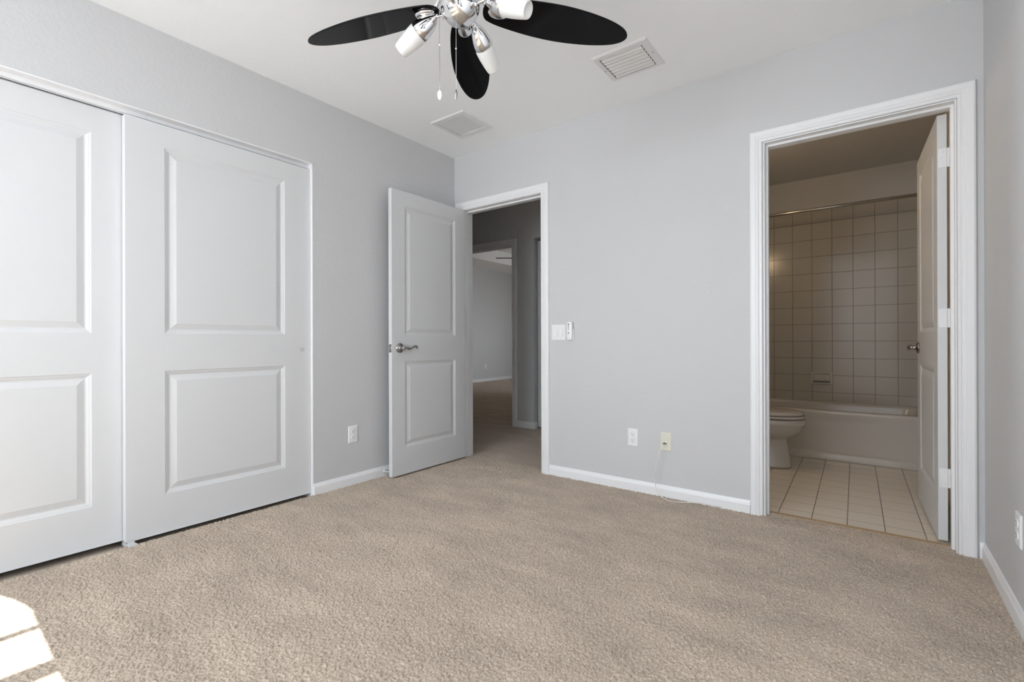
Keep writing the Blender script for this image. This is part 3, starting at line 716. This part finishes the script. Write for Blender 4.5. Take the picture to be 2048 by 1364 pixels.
# tub
TX0, TX1, TY0, TY1, TZ = 1.61, W - .010, 1.645, 2.348, .385
def rrect(x0, x1, y0, y1, z, r, n=8):
    out = []
    for cxx, cyy, a0 in ((x1 - r, y0 + r, -90), (x1 - r, y1 - r, 0), (x0 + r, y1 - r, 90), (x0 + r, y0 + r, 180)):
        for k in range(n + 1):
            a = math.radians(a0 + 90 * k / n); out.append((cxx + r * math.cos(a), cyy + r * math.sin(a), z))
    return out
rings = []
for ins, z, r in ((0, -.002, .004), (0, .046, .004), (.004, .052, .004), (.014, .060, .004), (.013, .290, .004), (.009, .330, .004), (.001, TZ - .024, .006), (.002, TZ - .007, .008), (.008, TZ, .012)):
    rings.append(rrect(TX0, TX1, TY0 + ins, TY1, z, r))
for iy, ib, ix, z, r in ((.062, .045, .05, TZ, .10), (.070, .052, .06, TZ - .006, .10), (.078, .058, .07, TZ - .025, .11), (.10, .08, .10, .20, .13), (.13, .11, .15, .10, .14), (.17, .15, .20, .075, .14)):
    rings.append(rrect(TX0 + ix, TX1 - ix, TY0 + iy, TY1 - ib, z, r))
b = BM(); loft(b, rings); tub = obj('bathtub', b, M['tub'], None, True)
tag(tub, 'white bathtub along the tiled bathroom wall', 'bathtub')
m_ = tub.modifiers.new('split', 'EDGE_SPLIT'); m_.split_angle = math.radians(50)
# soap dish
sdh = empty('soap_dish', (2.366, 2.348, .594)); tag(sdh, 'ceramic soap dish set into the wall tiles above the tub', 'soap dish')
b = BM(); rr_ = []
for ins, y in ((0, 0), (0, -.008), (.006, -.013), (.016, -.013), (.022, -.004), (.026, -.002)):
    rr_.append([(-.086 + ins, y, -.058 + ins), (.086 - ins, y, -.058 + ins), (.086 - ins, y, .058 - ins), (-.086 + ins, y, .058 - ins)])
loft(b, rr_); obj('frame', b, M['porcelain'], sdh, False, .003)
b = BM(); loft(b, [[(x, y, -.036 + (0.010 if abs(x) > .05 else 0)) for x, y in ((-.064, 0), (-.058, -.030), (.058, -.030), (.064, 0))], [(x, y, -.026) for x, y in ((-.064, 0), (-.056, -.034), (.056, -.034), (.064, 0))]]); obj('tray', b, M['porcelain'], sdh, False, .003)
# shower rod
rd = empty('shower_rod', (1.6, 1.70, 1.998)); tag(rd, 'metal shower rod spanning above the bathtub', 'shower rod')
b = BM(); tube(b, [(.0, 0, 0), (W - 1.6, 0, 0)], .0125, 16); obj('rod', b, M['rod'], rd, True)
for x, s in ((.01, 1), (W - 1.6 - .010, -1)):
    b = BM(); lathe(b, [(.026, 0), (.026, .004), (.016, .014)], (x, 0, 0), (s, 0, 0), 20); obj('flange', b, M['rod'], rd, True)
# toilet (tank against the left bathroom wall, bowl pointing +x)
tl = empty('toilet', (1.62, 1.225, 0)); tag(tl, 'white toilet with closed lid in front of the bathtub', 'toilet')
b = BM()
R = [sell(.385, 0, z, rx, ry, p) for z, rx, ry, p in ((0, .252, .120, 2.6), (.012, .251, .119, 2.6), (.05, .244, .112, 2.5), (.14, .231, .102, 2.3), (.200, .223, .100, 2.2))]
R += [sell(cx0, 0, z, rx, ry, 2.1) for z, cx0, rx, ry in ((.210, .388, .228, .108), (.222, .394, .242, .128), (.240, .405, .260, .150), (.262, .413, .279, .166), (.292, .418, .294, .176), (.316, .420, .302, .180), (.3205, .420, .309, .1835), (.325, .420, .311, .185), (.354, .420, .312, .185), (.360, .420, .306, .178))]
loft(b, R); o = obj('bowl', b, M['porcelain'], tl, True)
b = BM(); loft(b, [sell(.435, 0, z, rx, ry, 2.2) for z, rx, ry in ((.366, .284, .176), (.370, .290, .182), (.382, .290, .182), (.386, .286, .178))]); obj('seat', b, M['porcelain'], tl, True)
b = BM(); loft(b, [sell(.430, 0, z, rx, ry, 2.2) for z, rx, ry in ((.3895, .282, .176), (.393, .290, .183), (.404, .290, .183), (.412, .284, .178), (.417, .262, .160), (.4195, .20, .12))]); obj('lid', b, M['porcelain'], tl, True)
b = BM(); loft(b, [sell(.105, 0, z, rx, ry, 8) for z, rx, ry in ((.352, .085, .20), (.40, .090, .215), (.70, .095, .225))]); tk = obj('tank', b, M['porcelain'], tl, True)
b = BM(); loft(b, [sell(.105, 0, z, rx, ry, 8) for z, rx, ry in ((.700, .103, .233), (.725, .103, .233), (.735, .095, .225))]); obj('tank_lid', b, M['porcelain'], tk, True)
# vanity light above the sink, out of the doorway's view; its glow tints the bathroom
vl = empty('vanity_light', (1.60, .62, 1.93)); tag(vl, 'warm vanity light on the bathroom wall, seen only as a glow on the tiles', 'wall light')
b = BM(); box(b, 0, .03, -.22, .22, -.035, .035); obj('back_plate', b, M['chrome'], vl, False, .004)
for yy in (-.14, 0, .14):
    b = BM(); lathe(b, [(max(.0005, .035 * math.sin(math.pi * k / 14)), -.035 * math.cos(math.pi * k / 14)) for k in range(15)], (.075, yy, 0), (0, 0, 1), 20, cap=False); obj('bulb', b, M['bulb'], vl, True)
    b = BM(); lathe(b, [(.018, 0), (.016, .02)], (.028, yy, 0), (1, 0, 0), 16); obj('socket', b, M['chrome'], vl, True)
